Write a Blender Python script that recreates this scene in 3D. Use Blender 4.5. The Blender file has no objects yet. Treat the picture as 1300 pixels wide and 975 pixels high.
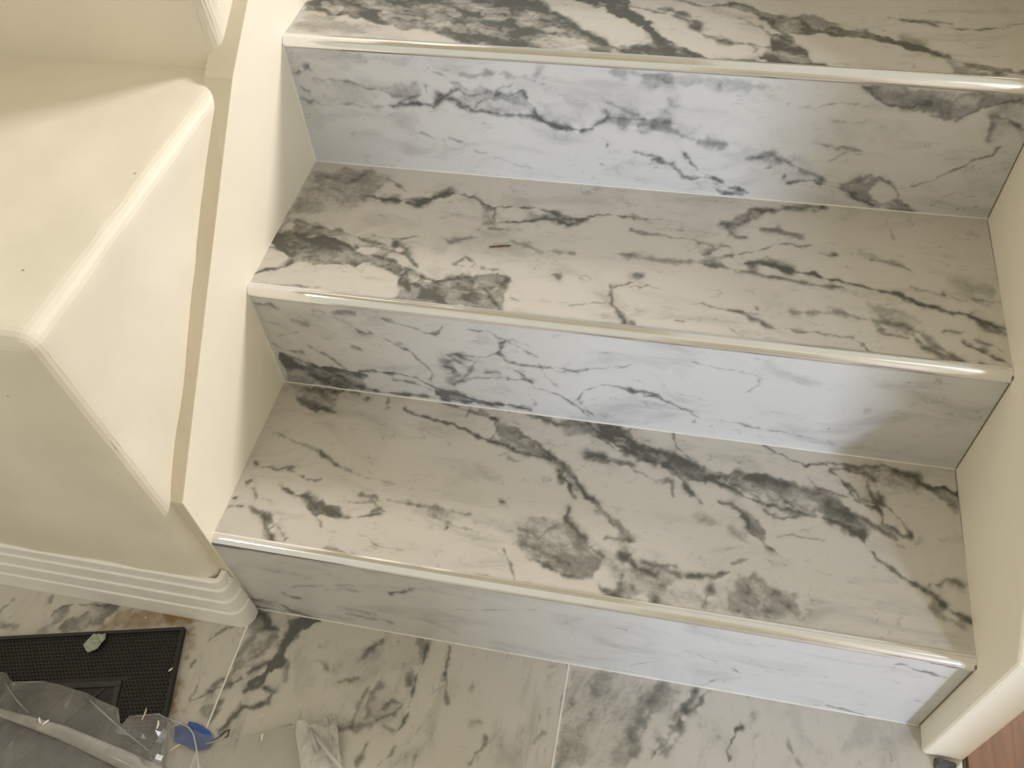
import bpy, bmesh, math, random
import numpy as np
from mathutils import Vector, Matrix
from mathutils.geometry import delaunay_2d_cdt

random.seed(4)
SC = bpy.context.scene
COL = SC.collection

# ------------------------------------------------------------------ camera
LENS = 30.943
cam_d = bpy.data.cameras.new('camera')
cam_d.sensor_width = 36.0
cam_d.sensor_fit = 'HORIZONTAL'
cam_d.lens = LENS
cam_d.clip_start = 0.01
cam = bpy.data.objects.new('camera', cam_d)
COL.objects.link(cam)
CR = Matrix(((0.978680366, 0.197955994, -0.054755502),
             (0.122993891, -0.778363930, -0.615647704),
             (-0.164490861, 0.595787728, -0.786116873)))   # rows: right, down, forward
CC = Vector((0.483992765, -0.393595297, 1.075694883))
m = Matrix.Identity(4)
for i in range(3):
    m[i][0] = CR[0][i]
    m[i][1] = -CR[1][i]
    m[i][2] = -CR[2][i]
    m[i][3] = CC[i]
cam.matrix_world = m
SC.camera = cam

# ------------------------------------------------------------------ light
world = bpy.data.worlds.new('world')
SC.world = world
world.use_nodes = True
bg = world.node_tree.nodes['Background']
bg.inputs['Color'].default_value = (1.0, 0.945, 0.76, 1)
bg.inputs['Strength'].default_value = 0.685


def area(name, loc, target, size, power, color, spread=180, size_y=None):
    d = bpy.data.lights.new(name, 'AREA')
    d.energy = power
    d.color = color
    d.size = size
    if size_y:
        d.shape = 'RECTANGLE'
        d.size_y = size_y
    d.spread = math.radians(spread)
    o = bpy.data.objects.new(name, d)
    COL.objects.link(o)
    o.location = loc
    o.rotation_euler = (Vector(target) - Vector(loc)).to_track_quat('-Z', 'Y').to_euler()
    return o


# landing window up to the right, the small lamp over the parapet, the daylight from the front right
area('landing_light', (2.2, 1.9, 2.1), (0.0, 0.15, 0.35), 0.55, 79.0, (1.0, 0.95, 0.93))
area('parapet_lamp', (-1.03, -0.73, 2.4), (0.3, 0.2, 0.2), 0.06, 3.6, (1.0, 0.92, 0.80))
area('window_daylight', (2.80, -3.90, 1.45), (0.52, 0.15, 0.28), 0.4, 64.0, (0.66, 0.77, 0.98), spread=120)

SC.view_settings.view_transform = 'Standard'
SC.view_settings.look = 'None'
SC.view_settings.gamma = 1.0
SC.view_settings.use_curve_mapping = False
SC.view_settings.exposure = 0.0

# ------------------------------------------------------------------ measures
W, Y1, Y2, Y3 = 0.8284, 0.2355, 0.4725, 0.709
Z1, Z2, Z3, Z4 = 0.1882, 0.3602, 0.5349, 0.71
TH = 0.010323          # the side walls are a touch out of square with the steps
R_TRIM = 0.0086


# ------------------------------------------------------------------ helpers
def tag(o, label=None, cat=None, group=None, kind=None):
    if label: o['label'] = label
    if cat: o['category'] = cat
    if group: o['group'] = group
    if kind: o['kind'] = kind
    return o


def empty(name, loc):
    o = bpy.data.objects.new(name, None)
    COL.objects.link(o)
    o.location = loc
    o.empty_display_size = 0.05
    return o


def mesh_obj(name, verts, faces, mat, parent=None, smooth=False):
    """verts are world coordinates; a parent Empty has no rotation, so its location is subtracted"""
    me = bpy.data.meshes.new(name)
    off = Vector((0, 0, 0))
    pr = parent
    while pr is not None:
        off += Vector(pr.location)
        pr = pr.parent
    me.from_pydata([tuple(Vector(v) - off) for v in verts], [], faces)
    bm = bmesh.new()
    bm.from_mesh(me)
    bmesh.ops.recalc_face_normals(bm, faces=bm.faces)
    bm.to_mesh(me)
    bm.free()
    me.materials.append(mat)
    if smooth:
        me.polygons.foreach_set('use_smooth', [True] * len(me.polygons))
    o = bpy.data.objects.new(name, me)
    COL.objects.link(o)
    if parent is not None:
        o.parent = parent
    return o


def bevel(o, w, seg=2, angle=30):
    b = o.modifiers.new('bevel', 'BEVEL')
    b.width = w
    b.segments = seg
    b.limit_method = 'ANGLE'
    b.angle_limit = math.radians(angle)
    b.harden_normals = False
    return o


BOXF = [(0, 1, 2, 3), (4, 7, 6, 5), (0, 4, 5, 1), (1, 5, 6, 2), (2, 6, 7, 3), (3, 7, 4, 0)]


def boxv(x0, x1, y0, y1, z0, z1):
    return [(x0, y0, z0), (x1, y0, z0), (x1, y1, z0), (x0, y1, z0),
            (x0, y0, z1), (x1, y0, z1), (x1, y1, z1), (x0, y1, z1)]


def join(parts):
    V, F = [], []
    for v, f in parts:
        n = len(V)
        V += v
        F += [tuple(i + n for i in q) for q in f]
    return V, F


def prism_x(poly, x0, x1, skew=True):
    """poly of (y, z), extruded from x0 to x1"""
    n = len(poly)
    sh = (lambda y: TH * y) if skew else (lambda y: 0)
    V = [(x0 + sh(y), y, z) for y, z in poly] + [(x1 + sh(y), y, z) for y, z in poly]
    F = [tuple(range(n)), tuple(range(2 * n - 1, n - 1, -1))]
    F += [(i, (i + 1) % n, n + (i + 1) % n, n + i) for i in range(n)]
    return V, F


def floor_pt(px, py, z):
    """where the sight line through a photo point meets the level z (used once to measure litter on the floor)"""
    d = CR.transposed() @ Vector(((px - 650) / 1117.393, (py - 487.5) / 1117.393, 1))
    t = (z - CC.z) / d.z
    return CC + t * d


# ------------------------------------------------------------------ materials
class NT:
    def __init__(self, name):
        self.m = bpy.data.materials.new(name)
        self.m.use_nodes = True
        self.t = self.m.node_tree
        self.b = self.t.nodes['Principled BSDF']

    def n(self, kind, **kw):
        o = self.t.nodes.new(kind)
        for k, v in kw.items():
            if k in o.inputs:
                o.inputs[k].default_value = v
            else:
                setattr(o, k, v)
        return o

    def l(self, a, b):
        self.t.links.new(a, b)

    def math(self, op, a, b=None, c=None, clamp=False):
        o = self.n('ShaderNodeMath', operation=op)
        o.use_clamp = clamp
        for i, v in enumerate((a, b, c)):
            if v is None: continue
            if isinstance(v, (int, float)): o.inputs[i].default_value = v
            else: self.l(v, o.inputs[i])
        return o.outputs[0]

    def mix(self, f, a, b):
        o = self.n('ShaderNodeMix', data_type='RGBA')
        for i, v in ((0, f), (6, a), (7, b)):
            if isinstance(v, (int, float)): o.inputs[i].default_value = v
            elif isinstance(v, tuple): o.inputs[i].default_value = v + (1,)
            else: self.l(v, o.inputs[i])
        return o.outputs[2]

    def ramp(self, f, lo, hi):
        o = self.n('ShaderNodeMapRange', interpolation_type='SMOOTHSTEP')
        self.l(f, o.inputs[0])
        o.inputs[1].default_value = lo
        o.inputs[2].default_value = hi
        return o.outputs[0]

    def noise(self, scale, detail=4, stretch=None, seed=(0, 0, 0), rough=0.55, distort=0.0):
        c = self.n('ShaderNodeTexCoord')
        mp = self.n('ShaderNodeMapping')
        self.l(c.outputs['Object'], mp.inputs[0])
        mp.inputs['Location'].default_value = seed
        if stretch: mp.inputs['Scale'].default_value = stretch
        o = self.n('ShaderNodeTexNoise')
        o.inputs['Scale'].default_value = scale
        o.inputs['Detail'].default_value = detail
        o.inputs['Roughness'].default_value = rough
        o.inputs['Distortion'].default_value = distort
        self.l(mp.outputs[0], o.inputs['Vector'])
        return o.outputs[0]


def plain(name, col, rough=0.6, metal=0.0, var=0.12, scale=30, bump=0.0, bscale=80):
    t = NT(name)
    c2 = tuple(max(0, c * (1 - var)) for c in col)
    f = t.ramp(t.noise(scale), 0.35, 0.65)
    t.l(t.mix(f, col, c2), t.b.inputs['Base Color'])
    t.b.inputs['Roughness'].default_value = rough
    t.b.inputs['Metallic'].default_value = metal
    if bump:
        b = t.n('ShaderNodeBump')
        b.inputs['Strength'].default_value = bump
        b.inputs['Distance'].default_value = 0.002
        t.l(t.noise(bscale, 3), b.inputs['Height'])
        t.l(b.outputs[0], t.b.inputs['Normal'])
    return t.m


def marble(name, light, grey, dark, seed, stretch, rough=0.28, fil=0.25, stain=False):
    t = NT(name)
    at = t.n('ShaderNodeAttribute', attribute_name='vein')
    v = at.outputs['Fac']
    fine = t.noise(260, 4, seed=seed, rough=0.65)
    mid = t.noise(60, 5, seed=(seed[0] + 7, 3, 1), rough=0.6)
    # break the veins up with fine noise, stronger where there is vein
    k = t.math('MULTIPLY_ADD', fine, 0.34, -0.17)
    k2 = t.math('MULTIPLY_ADD', mid, 0.5, -0.25)
    kk = t.math('ADD', k, k2)
    amp = t.ramp(v, 0.02, 0.45)
    v = t.math('ADD', v, t.math('MULTIPLY', kk, amp), clamp=True)
    # faint clouding and hairlines all over
    cloud = t.ramp(t.noise(9, 6, stretch=stretch, seed=seed, rough=0.62, distort=0.8), 0.44, 0.74)
    hair_n = t.noise(11, 6, stretch=stretch, seed=(seed[0] + 2, 9, 4), rough=0.62, distort=0.9)
    hair = t.math('SUBTRACT', 1.0, t.ramp(t.math('ABSOLUTE', t.math('SUBTRACT', hair_n, 0.5)), 0.0, 0.022))
    hair = t.math('MULTIPLY', t.math('MULTIPLY', hair, t.ramp(mid, 0.45, 0.68)), fil)
    v = t.math('MAXIMUM', v, t.math('ADD', hair, t.math('MULTIPLY', cloud, 0.26)))
    c = t.mix(t.ramp(v, 0.0, 0.5), light, grey)
    c = t.mix(t.ramp(v, 0.35, 0.95), c, dark)
    if stain:
        st = t.n('ShaderNodeAttribute', attribute_name='stain')
        sf = t.math('MULTIPLY', st.outputs['Fac'], t.math('MULTIPLY_ADD', mid, 1.8, 0.35), clamp=True)
        c = t.mix(sf, c, (0.24, 0.145, 0.055))
        dust = t.ramp(t.noise(120, 3, seed=(3, 3, 3)), 0.58, 0.75)
        c = t.mix(t.math('MULTIPLY', dust, 0.12), c, (0.45, 0.40, 0.32))
    t.l(c, t.b.inputs['Base Color'])
    t.b.inputs['Roughness'].default_value = rough
    return t.m


LIGHT, GREY, DARK = (0.555, 0.52, 0.465), (0.28, 0.268, 0.235), (0.088, 0.088, 0.072)
M_TREAD = marble('marble_tread', LIGHT, GREY, DARK, (1, 2, 3), (1, 2.6, 2))
M_RISER = marble('marble_riser', (0.575, 0.565, 0.545), (0.32, 0.32, 0.315), (0.105, 0.11, 0.11), (5, 1, 8), (1, 2, 2.6))
M_FLOOR = marble('marble_floor', LIGHT, GREY, (0.105, 0.105, 0.093), (9, 4, 2), (2.4, 0.9, 1), stain=True, rough=0.4)
M_CHROME = plain('polished_chrome', (0.86, 0.86, 0.87), rough=0.13, metal=1.0, var=0.04)
M_CAULK = plain('white_caulk', (0.82, 0.80, 0.74), rough=0.7)
M_GROUT = plain('grout', (0.66, 0.63, 0.56), rough=0.8)
M_DIRT = plain('dirty_caulk', (0.24, 0.20, 0.13), rough=0.9)
M_CORE = plain('screed', (0.35, 0.33, 0.30), rough=0.9)
M_RUBBER = plain('black_rubber', (0.022, 0.020, 0.017), rough=0.55, var=0.3, scale=60)
M_RUBBER2 = plain('lighter_rubber', (0.040, 0.038, 0.034), rough=0.6, var=0.3, scale=90)  # slightly lighter black for the pins, frame bars and ribs
M_BLUE = plain('blue_tape', (0.035, 0.10, 0.36), rough=0.45, var=0.2, scale=120)
M_FLAKE = plain('pale_green_paint', (0.38, 0.44, 0.34), rough=0.7, var=0.35, scale=200)
M_CRUMB = plain('white_plaster_crumb', (0.85, 0.80, 0.70), rough=0.8)
M_STRAW = plain('tan_straw', (0.62, 0.50, 0.32), rough=0.7)
M_SPLINT = plain('brown_wood_splinter', (0.13, 0.06, 0.03), rough=0.7, var=0.4, scale=300)
M_TWIG = plain('dark_twig', (0.09, 0.07, 0.05), rough=0.8)
M_CHIP = plain('dark_grey_chip', (0.10, 0.11, 0.10), rough=0.8, var=0.4, scale=150)
M_BASEB = plain('white_gloss_paint', (0.90, 0.87, 0.83), rough=0.35, var=0.05, scale=25, bump=0.15)


def plaster(name, a, b, seed):
    t = NT(name)
    big = t.ramp(t.noise(5, 5, seed=seed), 0.38, 0.66)
    c = t.mix(t.math('MULTIPLY', big, 0.55), a, b)
    sp = t.n('ShaderNodeTexVoronoi')
    sp.inputs['Scale'].default_value = 30
    tc = t.n('ShaderNodeTexCoord')
    t.l(tc.outputs['Object'], sp.inputs['Vector'])
    dots = t.math('SUBTRACT', 1.0, t.ramp(sp.outputs['Distance'], 0.02, 0.06))
    gate = t.ramp(t.noise(14, 2, seed=(seed[0] + 5, 0, 0)), 0.58, 0.62)
    c = t.mix(t.math('MULTIPLY', t.math('MULTIPLY', dots, gate), 0.75), c, (0.20, 0.16, 0.10))
    t.l(c, t.b.inputs['Base Color'])
    t.b.inputs['Roughness'].default_value = 0.55
    bp = t.n('ShaderNodeBump')
    bp.inputs['Strength'].default_value = 0.5
    bp.inputs['Distance'].default_value = 0.004
    h = t.math('ADD', t.noise(9, 3, seed=seed), t.math('MULTIPLY', t.noise(70, 3, seed=seed), 0.12))
    t.l(h, bp.inputs['Height'])
    t.l(bp.outputs[0], t.b.inputs['Normal'])
    return t.m


M_WALL = plaster('cream_plaster', (0.82, 0.765, 0.65), (0.69, 0.64, 0.53), (2, 5, 1))
M_EDGE = plaster('dull_plaster_edge', (0.70, 0.635, 0.50), (0.60, 0.53, 0.40), (3, 3, 9))
M_PLATE = plaster('smooth_cream_plaster', (0.87, 0.81, 0.68), (0.84, 0.78, 0.65), (8, 1, 4))


def wood():
    t = NT('brown_wood')
    g = t.noise(18, 5, stretch=(7, 0.5, 1), seed=(1, 1, 1), distort=0.5)
    c = t.mix(t.ramp(g, 0.35, 0.7), (0.17, 0.075, 0.026), (0.11, 0.048, 0.016))
    t.l(c, t.b.inputs['Base Color'])
    t.b.inputs['Roughness'].default_value = 0.45
    return t.m


M_WOOD = wood()


def film(name, opaque, col, seed):
    """clear polythene: mostly see-through, with a milky, dusty share that varies"""
    t = NT(name)
    nd = t.t.nodes
    out = nd['Material Output']
    tr = t.n('ShaderNodeBsdfTransparent')
    df = t.n('ShaderNodeBsdfDiffuse')
    df.inputs['Color'].default_value = col + (1,)
    tl = t.n('ShaderNodeBsdfTranslucent')
    tl.inputs['Color'].default_value = col + (1,)
    gl = t.n('ShaderNodeBsdfGlossy')
    gl.inputs['Roughness'].default_value = 0.18
    a = t.n('ShaderNodeMixShader')
    a.inputs[0].default_value = 0.4
    t.l(df.outputs[0], a.inputs[1]); t.l(tl.outputs[0], a.inputs[2])
    f = t.math('MULTIPLY_ADD', t.ramp(t.noise(22, 4, seed=seed), 0.35, 0.7), opaque * 0.5, opaque * 0.75)
    b = t.n('ShaderNodeMixShader')
    t.l(f, b.inputs[0])
    t.l(tr.outputs[0], b.inputs[1]); t.l(a.outputs[0], b.inputs[2])
    c = t.n('ShaderNodeMixShader')
    fr = t.n('ShaderNodeFresnel')
    fr.inputs['IOR'].default_value = 1.4
    t.l(t.math('MULTIPLY', fr.outputs[0], 0.7), c.inputs[0])
    t.l(b.outputs[0], c.inputs[1]); t.l(gl.outputs[0], c.inputs[2])
    t.l(c.outputs[0], out.inputs['Surface'])
    return t.m


M_FILM = film('dusty_clear_polythene', 0.20, (0.62, 0.60, 0.56), (1, 0, 0))
M_FILM_CLEAR = film('clear_polythene', 0.07, (0.75, 0.73, 0.68), (4, 0, 0))
M_FOLD = film('folded_polythene', 0.55, (0.66, 0.63, 0.58), (2, 2, 0))
M_CREASE = film('creased_polythene', 0.30, (0.66, 0.64, 0.60), (2, 5, 0))
M_MILK = film('milky_polythene', 0.55, (0.82, 0.80, 0.74), (7, 2, 0))

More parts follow.
